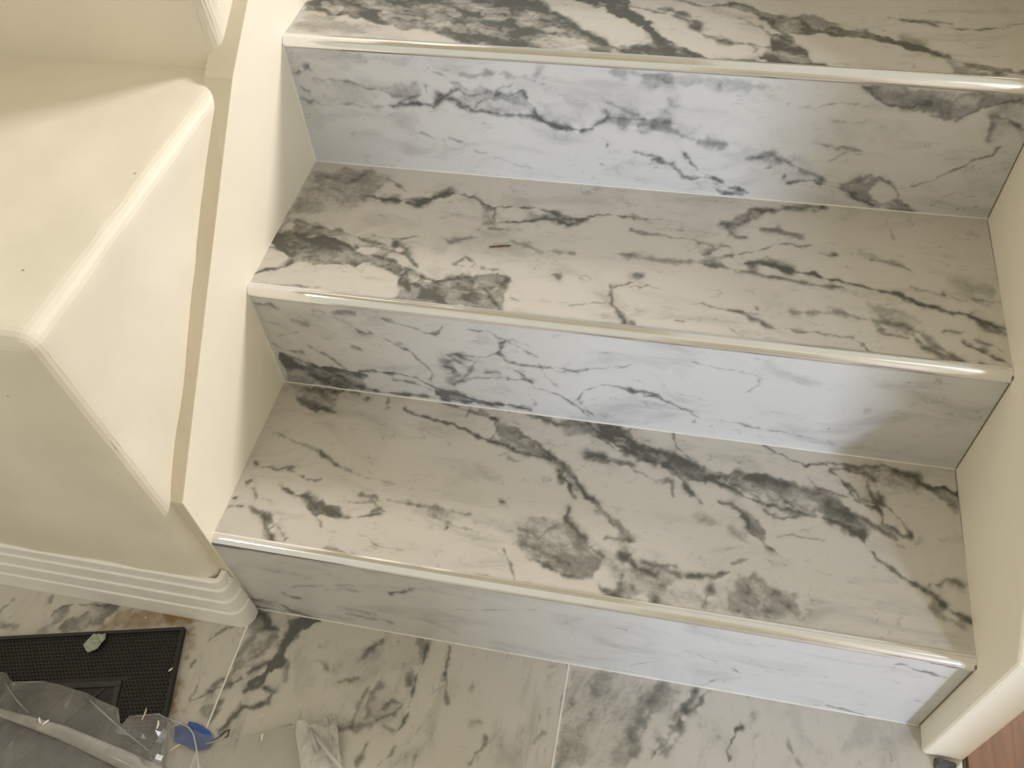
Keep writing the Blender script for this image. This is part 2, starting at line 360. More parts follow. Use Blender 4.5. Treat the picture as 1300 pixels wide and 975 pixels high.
# ------------------------------------------------------------------ marble veins
# drawn on each stone face in 0.1 mm: L line, B spot (width mm), P patch (edge softness mm); the number is depth of grey
VEINS = """
@R1
L55 5.6 -24,282 214,235 470,101 864,0
L45 4.2 -91,68 328,43 506,-78
L50 2.4 547,681 749,608
L40 2.5 2045,1231 2328,1396
L35 4.8 1390,331 1632,336 1915,359
L25 12.2 1279,563 1661,487 1872,341
L35 2.1 2741,1073 3076,1147 3766,1465
L25 3.8 677,861 1259,1161 1821,1328
L40 3.0 2027,1216 2214,1345 2366,1506
L25 4.1 516,1318 936,1305
L50 4.1 1,283 349,325 688,35
L50 2.4 535,624 715,586
L22 5.4 1208,1008 1697,1150
L35 2.3 4670,1334 4808,1329
B30 2.3 5111,1386
L40 1.9 5491,1036 5758,914 6135,687
L25 2.1 4943,295 5233,583
L35 2.5 5787,18 5907,305 5971,392
L55 2.3 7246,134 7605,18 7998,-79
L60 2.8 7566,1631 7838,1576 8115,1506
L40 1.9 7810,1563 8090,1484
L20 2.9 6177,1013 6699,864
@R2
P82 3.0 106,2472 354,2458 642,2320 1076,2282 1227,2239 1118,2131 1143,1910 103,1905
P-45 2.2 278,2402 518,2309 425,2261 240,2335
P-30 1.8 179,2109 323,2106 267,1969 135,1975
L75 3.4 1076,2282 1327,2343 1604,2355 1907,2293 2199,2138 2501,2044 2960,1971 3306,1963
L75 4.3 1127,1932 1451,1922 1937,1946 2492,1960 2959,1958
L55 2.5 1583,2229 1894,2199 2039,2118 2127,2029 2337,1978
P65 2.9 2050,2200 2279,2154 2504,2076 2999,1979 2492,1960 2060,1971
L50 3.2 67,3383 257,3382 355,3325
L45 5.5 779,3362 1045,3384 1316,3448
L60 2.4 1062,3293 1352,3077 1597,2983 1767,2876 1934,2738 2064,2590 2128,2438 2065,2306
L50 2.3 1600,3407 1908,3303 2112,3207 2251,3168 2321,3295 2389,3358
L55 2.7 1569,3033 1737,2926 1837,2844
L45 2.5 566,2660 777,2553 970,2347
L45 3.3 1135,2790 1262,2774
L45 3.0 79,2630 222,2569 422,2564
L40 2.5 806,2844 974,2902
L60 2.5 2629,3347 2876,3364 3042,3237 2989,2976 2839,2894 2583,2885 2321,2837
L50 1.8 3042,3237 3213,3162 3417,3001
L45 2.2 3001,3151 3132,3279 3319,3197
L50 2.6 2988,2960 3125,2847 3376,2839 3661,2838 3873,2823
L60 3.1 2297,2634 2405,2597 2314,2463 2450,2489
L50 3.1 2303,2693 2405,2769 2513,2732
L45 3.4 2506,2843 2682,2764 2565,2512 2372,2295
L30 7.8 2272,2744 2399,2538 2300,2341
L50 2.3 2816,2607 2968,2659
L65 3.4 3071,2541 3294,2596 3380,2438
L55 3.0 3155,2741 3364,2523
L50 2.3 3361,2434 3654,2345 3837,2232 4062,1957
L45 1.9 3911,2296 3982,2501 4158,2624 4369,2649 4548,2588
L40 3.1 3282,2298 3366,2058
L35 1.8 3660,2770 4012,2905 4523,3057
L45 2.2 3947,2255 4042,2091 4137,1954
B50 3.2 4012,2916
L40 2.0 2416,2352 2694,2478 2997,2538
P15 11.6 2180,2895 3019,2883 2989,2419 2229,2387
L40 2.5 -62,3216 91,3080 271,3029
L30 4.9 457,3141 635,3090
L40 2.1 172,2818 477,2926
P14 12.2 53,3339 1341,3391 1437,2928 272,2891
L30 1.8 3450,2908 3479,2690 3656,2494
L60 2.8 4511,2621 4721,2617 4864,2566 5049,2441 5200,2324 5333,2232
L50 2.1 4726,2537 4861,2600
L30 1.7 4501,2817 4852,2718 5382,2570
L35 1.6 5141,3237 5570,3187 5938,3100
L40 2.0 5817,2831 5908,2987 5906,3094
B40 1.9 6000,3112
L30 1.6 4898,3398 5003,3315
L65 2.1 4677,2539 4851,2552 5073,2405 5220,2335 5306,2257 5283,2141
L50 1.8 4682,2469 4864,2389 4951,2396
L55 3.1 5584,2215 5827,2226 6025,2173
L35 1.7 6025,2173 6286,2159 6814,2084
B60 2.0 6799,2338
L30 2.1 5493,2101 5656,2200
B25 6.8 7086,2752
@R3
L35 2.4 308,4846 687,4825 1131,4765 1378,4660
L75 3.5 1280,4526 1441,4582 1632,4597 1779,4567 1892,4722 1991,4779 2106,4828
L70 3.4 1892,4722 2018,4691 2120,4608 2227,4563 2447,4552 2739,4522 2958,4528 3173,4434 3463,4387 3678,4457 3800,4551 3851,4617
L80 5.1 3282,4414 3481,4389 3660,4447
L55 2.8 3849,4686 3886,4620 4097,4597 4340,4598 4580,4599
L40 7.7 3887,4579 4170,4522 4582,4578
L60 3.0 2106,4828 2244,4750 2467,4800 2685,4825 2884,4880 2932,4764 2997,4586 3102,4469
L55 3.6 2901,4882 2948,4725 3032,4547
L40 1.9 2305,4611 2423,4703 2572,4756 2791,4801
L35 1.8 2540,4806 2655,4922 2800,4972
P35 5.4 1175,4797 1376,4877 1653,4874 1691,4747 1521,4609 1339,4657
L45 2.3 1364,4575 1534,4693 1709,4740 1740,4832
P22 7.9 3002,4730 3358,4838 3742,4790 3570,4531 3175,4497
P30 6.0 1943,4685 2398,4843 2901,4862 2996,4565 2447,4552
B50 7.1 154,4924
B45 5.5 288,4998
L50 3.6 93,4911 216,4941 315,5028
L45 2.8 123,4729 186,4671 252,4651
L55 4.9 93,4536 223,4504
L30 2.0 258,4485 732,4494 1279,4522
L30 2.4 1268,4340 1361,4317
L35 2.0 1574,4182 1718,4096
L40 2.7 1922,4115 2066,4093
L35 2.4 2228,3972 2363,3963
L35 2.0 2474,3905 2701,3844 2967,3769
L40 2.5 4225,4165 4407,4117 4629,4029
B50 3.3 3900,4200
B40 3.0 2380,4406
L30 2.1 3705,4944 3810,4835 4233,4650
L35 1.9 3835,3904 4042,3815
P20 6.0 4005,5120 4536,5122 4549,4972 4211,5022
P25 5.3 436,5213 1249,5209 1858,5175 1413,5105 484,5099
P28 4.8 3362,5216 4528,5215 4537,5104 3701,5136
P16 10.4 3189,5098 4545,5010 4586,4538 3888,4559
L30 4.4 1991,5088 2267,4991 2628,5057
L25 5.0 2489,5085 3014,5047 3122,5207
L30 1.8 1840,5038 2114,4901 2252,4831
P18 15.7 357,4890 1150,4868 1041,4485 263,4507
L40 6.3 4133,4560 4345,4516 4661,4462 4948,4363 5228,4326
P30 6.0 4454,4906 4555,4895 4643,4665 4501,4733
L60 2.9 4448,4055 4668,3989 4828,3824 5147,3858 5411,3749 5600,3678
L45 2.5 4793,4177 4996,3933 5370,3791
B50 3.2 4501,4061
B55 3.2 4684,4012
B50 3.5 4811,4170
L60 3.6 5200,3717 5280,3661
L65 4.6 5332,3671 5531,3661
B85 2.7 5975,3990
L55 2.4 5699,4050 5780,4080
L55 4.1 5560,4166 5792,4211 6115,4114 6421,3949 6630,3927 6811,4013 6927,4081
L70 2.7 6052,3909 6288,3935 6606,3880 6798,3789 7030,3678 7246,3634 7588,3619
L60 2.3 7027,4079 7195,3944 7352,3738 7523,3611
P50 3.3 6599,3915 6801,4055 7027,4079 6952,3984 6892,3822 7156,3715 7269,3796 7523,3611 7246,3634 6956,3702
L50 1.9 7266,3930 7452,3972 7603,4118 7782,4264 7901,4379 8064,4448 8095,4579
P50 3.0 6549,5202 6937,5224 8107,5234 8153,5113 7977,5116 7802,5029 7623,4940 7323,4933 7105,4952 6880,4989 6745,5034 6627,5135
P-40 3.0 6758,5218 6939,5214 6949,5178 6769,5175
L75 2.1 6549,5202 6671,5083 6845,5005 7066,4979 7261,5039
L55 2.4 7323,4933 7498,4955
L60 2.1 7579,4891 7699,4983 7790,5064 7955,5096 8127,5182
L80 4.0 8041,4938 8231,4824 8310,4774
L50 4.6 7920,4946 7956,4799 7979,4647
L50 2.3 7913,4964 8108,4918
P25 5.8 7779,5009 8153,5113 8274,4789 7997,4726
L35 1.6 5964,4887 6208,4934 6385,4986 6566,5008
L30 2.5 6308,4769 6657,4768
B30 5.1 5807,4958
P14 13.0 5575,4705 7067,4758 7070,4521 5627,4385
P25 4.6 4101,5202 5176,5200 5912,5153 5200,5023 4437,5115
L30 2.0 6390,4249 6563,4358
B50 2.9 5066,5106
L25 1.6 7605,3789 7888,3933 8097,3890
L30 4.7 5553,4208 5814,4277
P20 10.1 5287,4394 6283,4280 6412,3992 5566,4123
L35 2.3 6176,4478 6514,4428 6719,4386
B40 3.2 8164,3741
L25 1.5 7486,4399 7724,4443
P18 10.1 4388,4881 4959,4571 5292,4353 4555,4494
@T1
P50 5.6 132,2317 743,2363 850,2045 714,1965 462,1982 297,2153
L60 3.9 501,1989 695,2020 865,1999
B60 5.5 1208,2273
L50 3.5 1456,2313 1493,2148
L40 4.0 756,2325 1038,2345
L60 2.7 1734,2187 2078,2089 2400,2057 2739,1927 3018,1872
L50 2.3 2647,2333 2870,2203 2939,2097 2910,1932
L40 2.7 2044,2372 2496,2309 2866,2226
P45 3.4 2908,2209 3154,2132 3409,1991 3666,1809 3796,1691 3569,1727 3297,1793 3016,1881
L60 2.6 3018,1872 3299,1784 3679,1732
L60 3.7 3450,1975 3669,1788 3814,1693
L60 3.2 3796,1691 3858,1537 3956,1377
L60 2.2 3834,1684 4094,1408 4263,1223 4457,1083
L40 1.9 2523,2361 2527,2209
P42 4.6 3034,2348 3333,2396 3799,2353 4177,2345 4585,2364 4628,1990 4317,2139 3832,2151 3435,2262
L65 3.4 3980,2406 4196,2210 4628,1990
L65 3.3 4171,2390 4372,2284 4608,2164
L50 4.5 3425,2316 3818,2240 4031,2321
L50 5.1 4060,1874 4317,1864 4646,1831
L30 3.7 3170,1683 3286,1658
B70 1.8 3190,1057
B60 2.1 4239,1644
L20 1.9 2402,1735 2343,1816 2135,1874
L25 2.3 233,1564 593,1461 856,1391
L55 2.6 859,1382 1145,1234
L25 3.4 1145,1234 1483,1141 1952,1091
B60 4.5 114,1098
L40 2.3 190,1057 421,1074 598,1125
B70 5.2 153,854
B60 3.0 109,817
L50 3.0 576,1078 761,999 990,1007
B50 3.0 598,1125
B80 3.7 76,586
L60 2.9 45,455 190,496
L40 3.0 230,760 324,640
L50 4.4 297,498 514,432 664,336 630,250 747,92
L50 1.8 506,451 605,246 784,72
L45 1.8 732,307 875,173 843,82
B50 7.1 661,295
L65 4.1 561,807 733,760 880,776 991,698
P68 2.5 960,681 1163,727 1332,673 1499,620 1338,544 1039,542
L55 1.8 1360,588 1507,593 1854,668
L30 1.4 1011,516 709,416
L50 3.6 1457,748 1729,835 1884,714
L40 3.3 1559,899 1946,856 2245,840
L50 3.2 1768,706 1844,760
L35 3.6 2245,840 2460,860 2609,845 2867,824
L45 1.4 1107,541 1224,399
P55 2.8 1265,132 1408,226 1576,158 1761,87 1522,103 1306,100
L50 2.1 1504,157 1708,85 1891,129
L30 1.4 1683,391 1889,309 2224,270
L25 3.5 2414,755 2798,661 3023,613
P20 7.8 2254,809 2969,850 3493,899 3727,587 3369,641 2815,743
P40 5.5 3353,716 3603,878 3835,957 4018,909 4254,716 4456,488 4192,241 3941,343 3680,465 3451,578
L50 2.4 3349,484 3477,280 3585,80
L55 3.4 3757,422 3944,325 4154,270
L40 4.8 3559,558 3840,531 4096,425
L40 2.8 3481,778 3706,699 3888,847
L55 3.5 3986,1103 4011,947 4215,748 4446,560
L60 3.6 3777,1610 3941,1383 4038,1266
L60 2.2 3823,1660 4080,1406 4360,1186
P25 2.9 3749,1670 3894,1672 4080,1406 3948,1342
L60 5.8 4082,1878 4264,1881
B80 2.1 2649,643
B80 1.8 3195,1050
L35 2.3 3647,109 3725,141
L30 4.0 3137,111 3350,75
P50 3.7 4161,2351 4455,2390 4596,2140 4927,2105 5293,2012 5473,1977 5602,1870 5489,1726 5280,1724 4953,1839 4692,1934 4570,2046 4188,2163
L65 4.1 4163,2342 4419,2088 4614,1987
L65 3.0 4385,2355 4555,2178 4642,2058
L50 2.2 4169,2297 4360,2259 4539,2311
L60 6.5 4602,2087 4932,2053 5225,1970 5442,1908
L60 3.6 4763,1946 5057,1865 5249,1685 5372,1520
L45 2.9 4188,2163 4430,2001 4647,2015
L40 1.8 5067,2352 5122,2137 5290,2055
L65 3.5 5412,1839 5732,1724 6011,1587 6249,1507 6516,1473 6813,1484 7007,1420 7198,1307
P45 3.1 5794,1860 6068,1927 6480,1850 6950,1786 7110,1593 7265,1387 7165,1293 7007,1381 6846,1509 6483,1526 6213,1621 5834,1742
L50 6.3 5485,1788 5828,1887 6173,1873 6480,1842 6749,1772
L50 2.1 5656,1837 6078,1618 6218,1402 6352,1378 6582,1417
L50 2.0 6347,1664 6483,1526 6549,1490
P-45 3.1 6481,1707 6749,1691 6798,1611 6648,1523 6515,1592
L45 4.0 6881,1633 7238,1529 7580,1319
L55 6.6 6975,1433 7103,1359 7214,1309
L60 3.3 7198,1307 7378,1069 7617,894 7910,735 8191,546 8283,446
L60 2.5 6161,2352 6477,2186 6615,2145 6856,2215 6923,2132 7119,1916 7182,1784 7439,1669
L35 1.7 6649,2003 6750,1854 7116,1785
L55 3.8 6923,2154 7227,2141 7359,2080 7448,1849 7629,1603 7758,1376
L50 2.7 7348,1833 7463,1497 7756,1350
L50 3.1 7290,2027 7350,1873 7491,1729
L45 2.4 7121,1957 7280,1781 7444,1769
B50 9.7 7727,1390
L45 2.8 6856,2240 7195,2199 7536,2276 7862,2164 7954,2076
P75 2.4 7909,2130 8118,2083 8277,2049 8267,1809 8071,1914
L35 7.6 7467,2244 7863,2184
P30 6.9 7196,2220 7901,2245 7883,2003 7615,1918 7355,1996
L35 3.7 7903,831 8077,921 8242,908
P22 5.0 7951,864 8236,1002 8249,829
L35 6.8 7899,595 8041,519 8218,385
L40 3.7 8023,652 8187,512
L55 3.1 5677,1470 5846,1478 5953,1357 6060,1142 6195,1013 6359,911
P42 2.7 5778,1495 5948,1476 6087,1340 6192,1126 6376,840 6162,1045 5990,1246
L35 1.3 6290,1143 6550,1188 6809,1187
L40 3.6 4236,1816 4562,1817 4899,1669 5111,1654
L35 2.4 5114,1621 5136,1452
L25 8.8 5388,1221 5761,1168 6033,985
L40 2.4 5403,1484 5476,1416
L45 6.2 4334,1122 4557,1001 4766,824
L35 3.4 4477,832 4785,808
B65 11.3 4693,596
L65 5.3 4675,600 4855,484 5073,442
L45 3.9 5078,559 5314,473
L60 3.2 5395,480 5665,535 5790,611
L50 4.6 4702,384 4689,220
B60 4.5 5138,345
B50 3.9 4831,263
B50 7.7 5068,164
L50 3.9 4458,233 4598,169 4755,81
L45 2.6 5849,723 6007,794
B60 3.9 5925,598
B65 8.9 6026,473
B55 7.0 5871,271
L50 5.7 6026,298 6246,251
L50 5.1 5657,408 5594,153
B60 4.4 6334,492
B55 5.7 5968,185
P33 5.8 5827,509 6110,630 6491,450 6646,171 6064,134 5841,231
P22 8.6 4521,499 5281,485 5748,215 5285,64 4655,232
L40 4.4 6368,359 6492,346
L45 3.3 4912,567 5239,587
@T2
P30 9.2 -1,3600 70,4527 820,4644 1184,4520 1054,4146 818,3883 360,3706
L35 4.8 300,4465 585,4350 774,4527
L75 4.3 939,4130 1300,4121 1465,4097 1665,4084 1817,4249 2066,4352 2315,4287 2576,4151
L40 10.0 1300,4121 1650,4140 1952,4337
L55 3.0 2576,4151 2623,4018 2616,3879
L65 2.6 2576,4151 2792,4209 3093,4222 3327,4170 3459,4050 3675,4080 3843,4186 4281,4191
L65 3.0 2594,3892 2925,3922 3164,4037 3386,4040 3512,3949 3647,4022 3811,4154
P30 5.3 2308,4315 2576,4151 2640,3855 2463,3803 2494,4000
L50 5.1 3368,4148 3567,4065 3747,4090
P30 5.2 2919,4142 3477,4163 3548,3954 3205,4015
L50 3.0 1631,4062 1725,4225
L40 3.5 1106,4510 1405,4311
L40 6.0 -9,3105 59,3441 133,3562
P72 3.0 -6,3404 211,3352 537,3316 788,3379 1095,3262 1288,3132 1611,3050 1859,2959 1742,2852 1336,2974 1130,2919 654,2876 412,2913 325,2994 121,3070 -2,3187
P45 4.6 75,3611 539,3535 1046,3415 1205,3277 791,3368 286,3363
L75 2.9 11,2615 112,2695 253,2726 425,2879
L65 3.7 1,3080 195,3081 370,2975
P-50 3.0 105,2963 218,3021 361,2947 207,2847
L50 4.6 113,3616 632,3493 1050,3405 1387,3303
P80 3.2 1703,2861 1788,2949 2031,2859 2196,2712 2363,2689 2363,2546 2427,2429 2075,2433 1714,2450 1763,2528 1733,2693
P55 3.5 2114,2822 2368,2958 2662,2927 2814,3048 3006,2977 3010,2784 3015,2596 3104,2416 2427,2429 2225,2669
L75 2.9 1288,3132 1619,3025 1949,2897 2152,2813 2318,2867 2518,2930
L60 3.3 1095,3262 1402,3253 1719,3194 1916,3017
L50 3.3 1532,3324 1691,3294 1683,3188
P-50 2.1 1812,2927 1942,2921 2003,2831 1879,2753
P-50 2.1 1937,2674 2030,2664 2038,2569 1956,2581
P-45 1.7 2345,2759 2568,2719 2851,2713 2649,2674 2397,2694
P-40 1.7 2456,2598 2837,2617 2751,2533
P-40 1.7 2683,2832 2928,2844 2875,2764
L60 2.8 2819,3024 3011,2953 2935,2812 2828,2815
L65 2.8 2762,2796 2904,2627 3048,2439
L45 1.8 2356,3157 2444,3246 2574,3153 2519,3080 2329,3117
B50 6.2 3552,3106
B45 3.5 3266,3188
L35 3.7 2620,3771 2843,3775
L35 3.7 2073,3549 2162,3492 2474,3589
B50 4.4 1524,3349
L35 2.2 1241,3469 1499,3436 1782,3508
L60 3.7 4161,3026 4211,2774 4300,2605 4402,2441
L35 1.3 3789,2665 3986,2704 4193,2781
L50 4.1 4182,2995 4404,3133
L35 1.8 202,2468 530,2492 891,2520
L35 5.0 2880,3594 3268,3466 3696,3476
L30 4.2 4112,3536 4354,3560
L35 2.0 3097,2702 3209,2662
P16 14.8 1751,3622 3250,3567 3295,3317 2041,3240
L40 3.5 2659,3100 2875,3096
L35 4.3 1447,3103 1561,3354 1691,3294
B50 2.2 2481,3724
L25 3.8 -178,3135 1,3488
L55 5.6 5315,4227 5490,4235 5624,4377 5654,4528 5901,4551 6146,4639 6496,4698
L45 4.2 5387,4194 5464,4036 5602,4040
P35 4.2 5314,4237 5653,4555 5935,4583 5626,4334 5528,4161
L40 6.3 5770,4205 6012,4202 6200,4109
L40 4.3 4268,3995 4630,3945 4985,3901 5232,3859
L30 6.9 4323,3526 4671,3525 5011,3564 5447,3687
L45 5.5 5140,3683 5336,3838 5439,3852
L50 2.0 5412,3707 5781,3835 5914,3945 6352,3992
L75 3.7 5620,3602 5786,3656 6087,3582 6415,3523 6642,3489 6896,3414 7241,3349 7453,3267 7724,3195 7992,3138 8188,3025 8363,3000
L60 6.7 5654,3592 5853,3646 6087,3582
L45 3.4 5114,3564 5523,3500 5958,3418 6414,3390 6672,3381
L45 3.0 6435,3878 6584,3870
B50 3.4 6578,3889
L45 3.0 6979,3867 7174,3856
L40 4.0 7237,3835 7394,3761
L30 2.5 4239,4240 4604,4209
B50 6.1 4428,3219
L45 2.0 4381,3034 4578,3092 4786,3028
L40 2.3 5064,2874 5191,2921 5456,2846 5778,2836
L60 4.5 5488,2860 5716,2782 5972,2636
B60 1.9 5775,2926
B60 1.9 6205,2878
L40 6.4 6158,2938 6662,3005 7032,2937 7451,2827 7672,2609 7836,2492
L40 2.5 5972,2645 6408,2668 6775,2630
L65 3.4 6835,2606 6921,2493 6977,2411
B50 6.8 7032,2798
L40 2.5 7052,2724 7324,2723
L50 6.2 7330,2809 7497,2645 7664,2526 7862,2468
L40 3.1 7668,2903 7966,2897
L70 3.0 7863,2764 8083,2632 8321,2467
L45 3.0 7958,2820 8264,2693
L50 4.3 7992,3138 8123,2972 8327,2952
L65 2.4 8008,2478 8059,2426 8329,2421
P22 9.7 7648,3760 8323,3763 8343,3310 7921,3336
P22 8.1 6690,4116 7339,3909 7484,3688 6850,3937
L40 3.3 4444,2501 4583,2425
L25 1.3 5425,2828 5466,2656 5600,2493
L22 2.7 7211,4554 7234,4244
L35 1.9 4922,2609 5019,2615
P22 6.5 6670,3334 7077,3211 7580,2933 7123,2907
L35 2.6 7688,3484 7745,3424
L30 3.2 7407,3489 7926,3382 8324,3396
@T3
P72 3.0 53,5520 164,5818 2210,6087 2812,5864 3280,5441 3677,5101 4114,4827 3688,4786 3369,4895 2933,4848 2629,4815 2271,4856 2129,4859 1864,5066 1494,5091 1063,5178 648,5303 114,5352
P-60 2.3 249,5575 534,5533 597,5401 483,5341 296,5439
P-50 2.3 593,5588 922,5642 1482,5402 1259,5399 816,5492
P-55 2.2 1016,5395 1249,5433 1579,5318 1410,5260 1142,5286
P-50 1.8 1476,5697 1787,5658 1684,5477 1476,5558
P-50 1.8 1795,5625 2052,5480 2007,5362 1791,5420
P-50 1.8 1902,5199 2184,5229 2297,5048 2039,5084
P-40 1.8 1664,5273 1886,5263 1848,5129
P-50 1.8 2309,5473 2663,5509 2581,5382 2367,5373
P-50 1.8 2721,5396 2945,5341 2859,5235 2725,5286
P-50 1.4 2259,5616 2563,5647 2564,5553 2302,5506
P-50 2.0 2910,4969 3221,5165 3476,5079 3694,4980 3437,4891 3098,4884
P-50 1.7 2997,5250 3203,5271 3287,5185 3080,5175
P-40 1.5 2069,5721 2365,5716 2180,5561
P-40 1.4 2743,5652 2979,5542 2886,5466
P-40 1.4 2527,5297 2721,5221 2602,5112
P75 2.9 3075,6029 3859,6105 4004,5779 4204,5537 4330,5296 4513,5130 4539,4833 4304,4896 4247,5287 3996,5548 3583,5770
P-60 1.8 3581,5906 3731,5852 3692,5747 3543,5800
L70 6.5 2854,5833 3280,5441 3677,5101 4078,4853
P25 7.5 126,5318 1083,5114 1379,4982 318,4837 42,4972
L60 1.7 2161,4875 2221,5071 2141,5257 1845,5426
P-60 2.0 3369,4895 3528,4962 3645,4853 3527,4750
P-60 2.0 3839,4904 3934,4945 4063,4839 3920,4794
P75 2.8 3977,5710 4129,5594 4330,5296 4551,5073 4925,4864 4735,4819 4407,4848 4069,4930 4062,4989 4250,5101 4270,5227 3993,5580
L70 5.3 4074,4888 4408,4842 4895,4831 5873,4832 6120,4837
P62 3.1 5088,6089 5333,5946 5605,5810 5870,5773 6000,5566 6323,5600 6577,5565 6791,5436 7095,5350 7385,5178 7671,5057 8126,4965 8117,4898 7661,4967 7235,5190 6788,5376 6573,5473 6319,5446 6128,5486 5871,5410 5677,5439 5576,5615 5339,5783 5095,5955
P70 2.6 5531,5423 5742,5445 5872,5157 5935,4930 6089,4845 5624,4838 5464,4936 5570,5124
P-40 1.0 5666,5105 5730,5094 5715,5010 5658,5027
B-60 1.9 5525,5030
B-60 1.9 5873,4952
L55 6.2 4314,5810 4667,5714 4774,5405 4861,5339 5133,5185 5554,5152
L50 2.8 3962,5842 4322,5731 4779,5564
P35 4.1 4565,5704 4811,5599 4795,5345 4653,5455
L50 4.9 4503,6031 4823,5928 5160,6015
L35 3.4 5173,5733 5446,5539 5547,5425
P35 4.7 5671,5817 6067,5825 6324,5662 6065,5541 5805,5671
L50 2.9 6814,5870 7161,5812 7466,5720 7744,5719 8031,5810 8263,5938
L30 4.5 7036,5843 7476,5826
P35 4.4 7033,5343 7418,5210 7567,4917 8117,4898 8108,4832 7443,4848 7347,5088
L35 2.6 5296,5154 5428,5079 5366,5013
P25 6.4 6896,5629 7260,5486 7243,5278 6944,5392
@F
P75 2.8 462,-29 844,-3 720,-184 635,-404 565,-656 467,-928 261,-1023 410,-783 498,-589 536,-340
P38 4.9 -34,-88 205,-45 436,-317 285,-676 31,-1007 -37,-1039 13,-310
P-50 4.0 92,-296 281,-242 346,-354 185,-424
L70 5.7 -42,-68 153,-76 274,-222 380,-224
L60 3.9 50,-1004 226,-836 467,-615 504,-387
L70 4.6 273,-1051 443,-970 617,-1003 632,-1125 493,-1199 331,-1244 211,-1388 158,-1562
P-30 3.1 433,-1048 553,-1046 562,-1119 431,-1143
L55 4.6 1598,-359 1688,-194 1800,-121
L40 3.8 1403,-745 1614,-661
L40 4.5 1816,-739 1716,-982 1709,-1203
L40 4.5 1924,-643 1852,-920 1859,-1066
L50 2.6 2020,-963 2093,-820 2237,-849 2160,-981 1988,-1086
L65 1.9 2371,-51 2340,-452 2329,-832 2303,-1147
P35 4.7 2271,-49 2423,-22 2375,-289 2323,-532
L40 3.8 2288,-403 2256,-601
L40 4.4 1941,-1391 1925,-1637
L30 5.2 1503,-1277 1927,-1162
L60 1.9 2638,-35 2696,-471
L35 3.0 2696,-471 2787,-756
B40 5.8 3178,-895
L40 4.3 3345,-1060 3287,-1210 3212,-1362
L25 5.3 3027,-403 3024,-555
L30 4.3 3982,-853 3895,-975
L30 2.9 2578,-1325 2557,-1519
L30 3.9 1028,-353 1005,-345
L30 2.2 2325,-1355 2166,-1575
P16 15.7 1085,-282 2269,-190 2298,-1130 1626,-1182
L30 6.2 997,-499 1201,-620
L35 3.7 2108,-1129 2272,-1170
L30 5.5 652,-561 724,-862
P26 10.5 4154,-33 5282,-45 5483,-89 5220,-588 5041,-1032 4274,-1248 4176,-1009
B50 3.9 4286,-456
L35 9.4 5154,-329 5079,-537 5002,-705
L30 8.7 5284,-65 5174,-520 5024,-888
L30 5.6 4460,-175 4560,-318
L55 5.5 5869,-31 5730,-262 5635,-280
L50 5.5 5716,-67 5584,-367 5404,-705 5290,-894
L35 6.9 5568,-408 5534,-681 5362,-862
B55 5.3 5322,-840
B45 3.8 5233,-718
L75 2.3 6276,-354 6166,-564 6139,-772
L30 3.0 6811,-388 6860,-582
L20 3.8 6423,-460 6433,-771
L30 4.6 4295,-1024 4219,-1259
B35 5.2 6923,-661
L25 5.4 6331,6 6397,-255
P15 11.3 7645,-25 8225,-69 8248,-250 7451,-398
L65 2.0 -2724,-667 -2677,-497 -2487,-383 -2234,-317 -1989,-305
L40 4.0 -2046,-333 -1874,-320
P45 4.6 -2567,-785 -2347,-507 -2179,-286 -1916,-240 -1876,-372 -2011,-601 -2298,-726
P28 5.9 -2615,-793 -2517,-589 -2440,-403 -2635,-507 -2689,-790
L45 3.4 -3417,-663 -3373,-462
L50 2.7 -3293,-226 -3122,-233 -2963,-219
L30 3.4 -2840,-208 -2821,-435
L35 2.6 -1704,-376 -1605,-255
L35 6.7 -3330,-802 -3050,-786
L60 2.2 -541,-899 -527,-820
L40 3.1 -405,-852 -358,-1047 -375,-1265
L50 2.9 -453,-529 -383,-377 -226,-265 -99,-159
L50 2.5 -343,-1265 -174,-1167 -32,-1080
P45 3.0 -262,-1409 -62,-1274 -2,-1227 -35,-1485
P25 3.7 -150,-1071 -17,-1229 -29,-1499 -219,-1505
L35 2.6 -881,-264 -725,-378
L40 2.8 -66,-963 -120,-1066
@S
P55 7.3 -1915,-310 -1629,-242 -567,-191 -795,-299 -848,-410 -1488,-524 -1906,-599
P55 4.0 -1328,-206 -599,-197 -817,-327 -1109,-372
L45 7.1 -769,-396 -663,-592 -659,-786
L45 7.5 -603,-1092 -619,-1340
P45 5.5 -663,-1318 -394,-1404 -516,-1560 -674,-1500
L30 4.6 -1566,-368 -1592,-526
"""


def parse():
    d, cur = {}, None
    for ln in VEINS.strip().splitlines():
        if ln[0] == '@':
            cur = d.setdefault(ln[1:].strip(), [])
            continue
        a = ln.split()
        cur.append((a[0][0], int(a[0][1:]) / 100, float(a[1]) / 1000,
                    np.array([[int(v) for v in q.split(',')] for q in a[2:]], float) / 10000))
    return d


VD = parse()


def vnoise(x, y, cell, seed):
    r = np.random.RandomState(seed).rand(256, 256)
    u, v = x / cell, y / cell
    i, j = np.floor(u).astype(int), np.floor(v).astype(int)
    a, b = u - i, v - j
    a, b = a * a * (3 - 2 * a), b * b * (3 - 2 * b)
    g = lambda p, q: r[p % 256, q % 256]
    return (g(i, j) * (1 - a) + g(i + 1, j) * a) * (1 - b) + (g(i, j + 1) * (1 - a) + g(i + 1, j + 1) * a) * b


def fbm(x, y, cell, seed, n=3):
    s, w, t = 0, 1, 0
    for k in range(n):
        s = s + w * vnoise(x, y, cell / 2 ** k, seed + 17 * k)
        t += w
        w *= 0.55
    return s / t


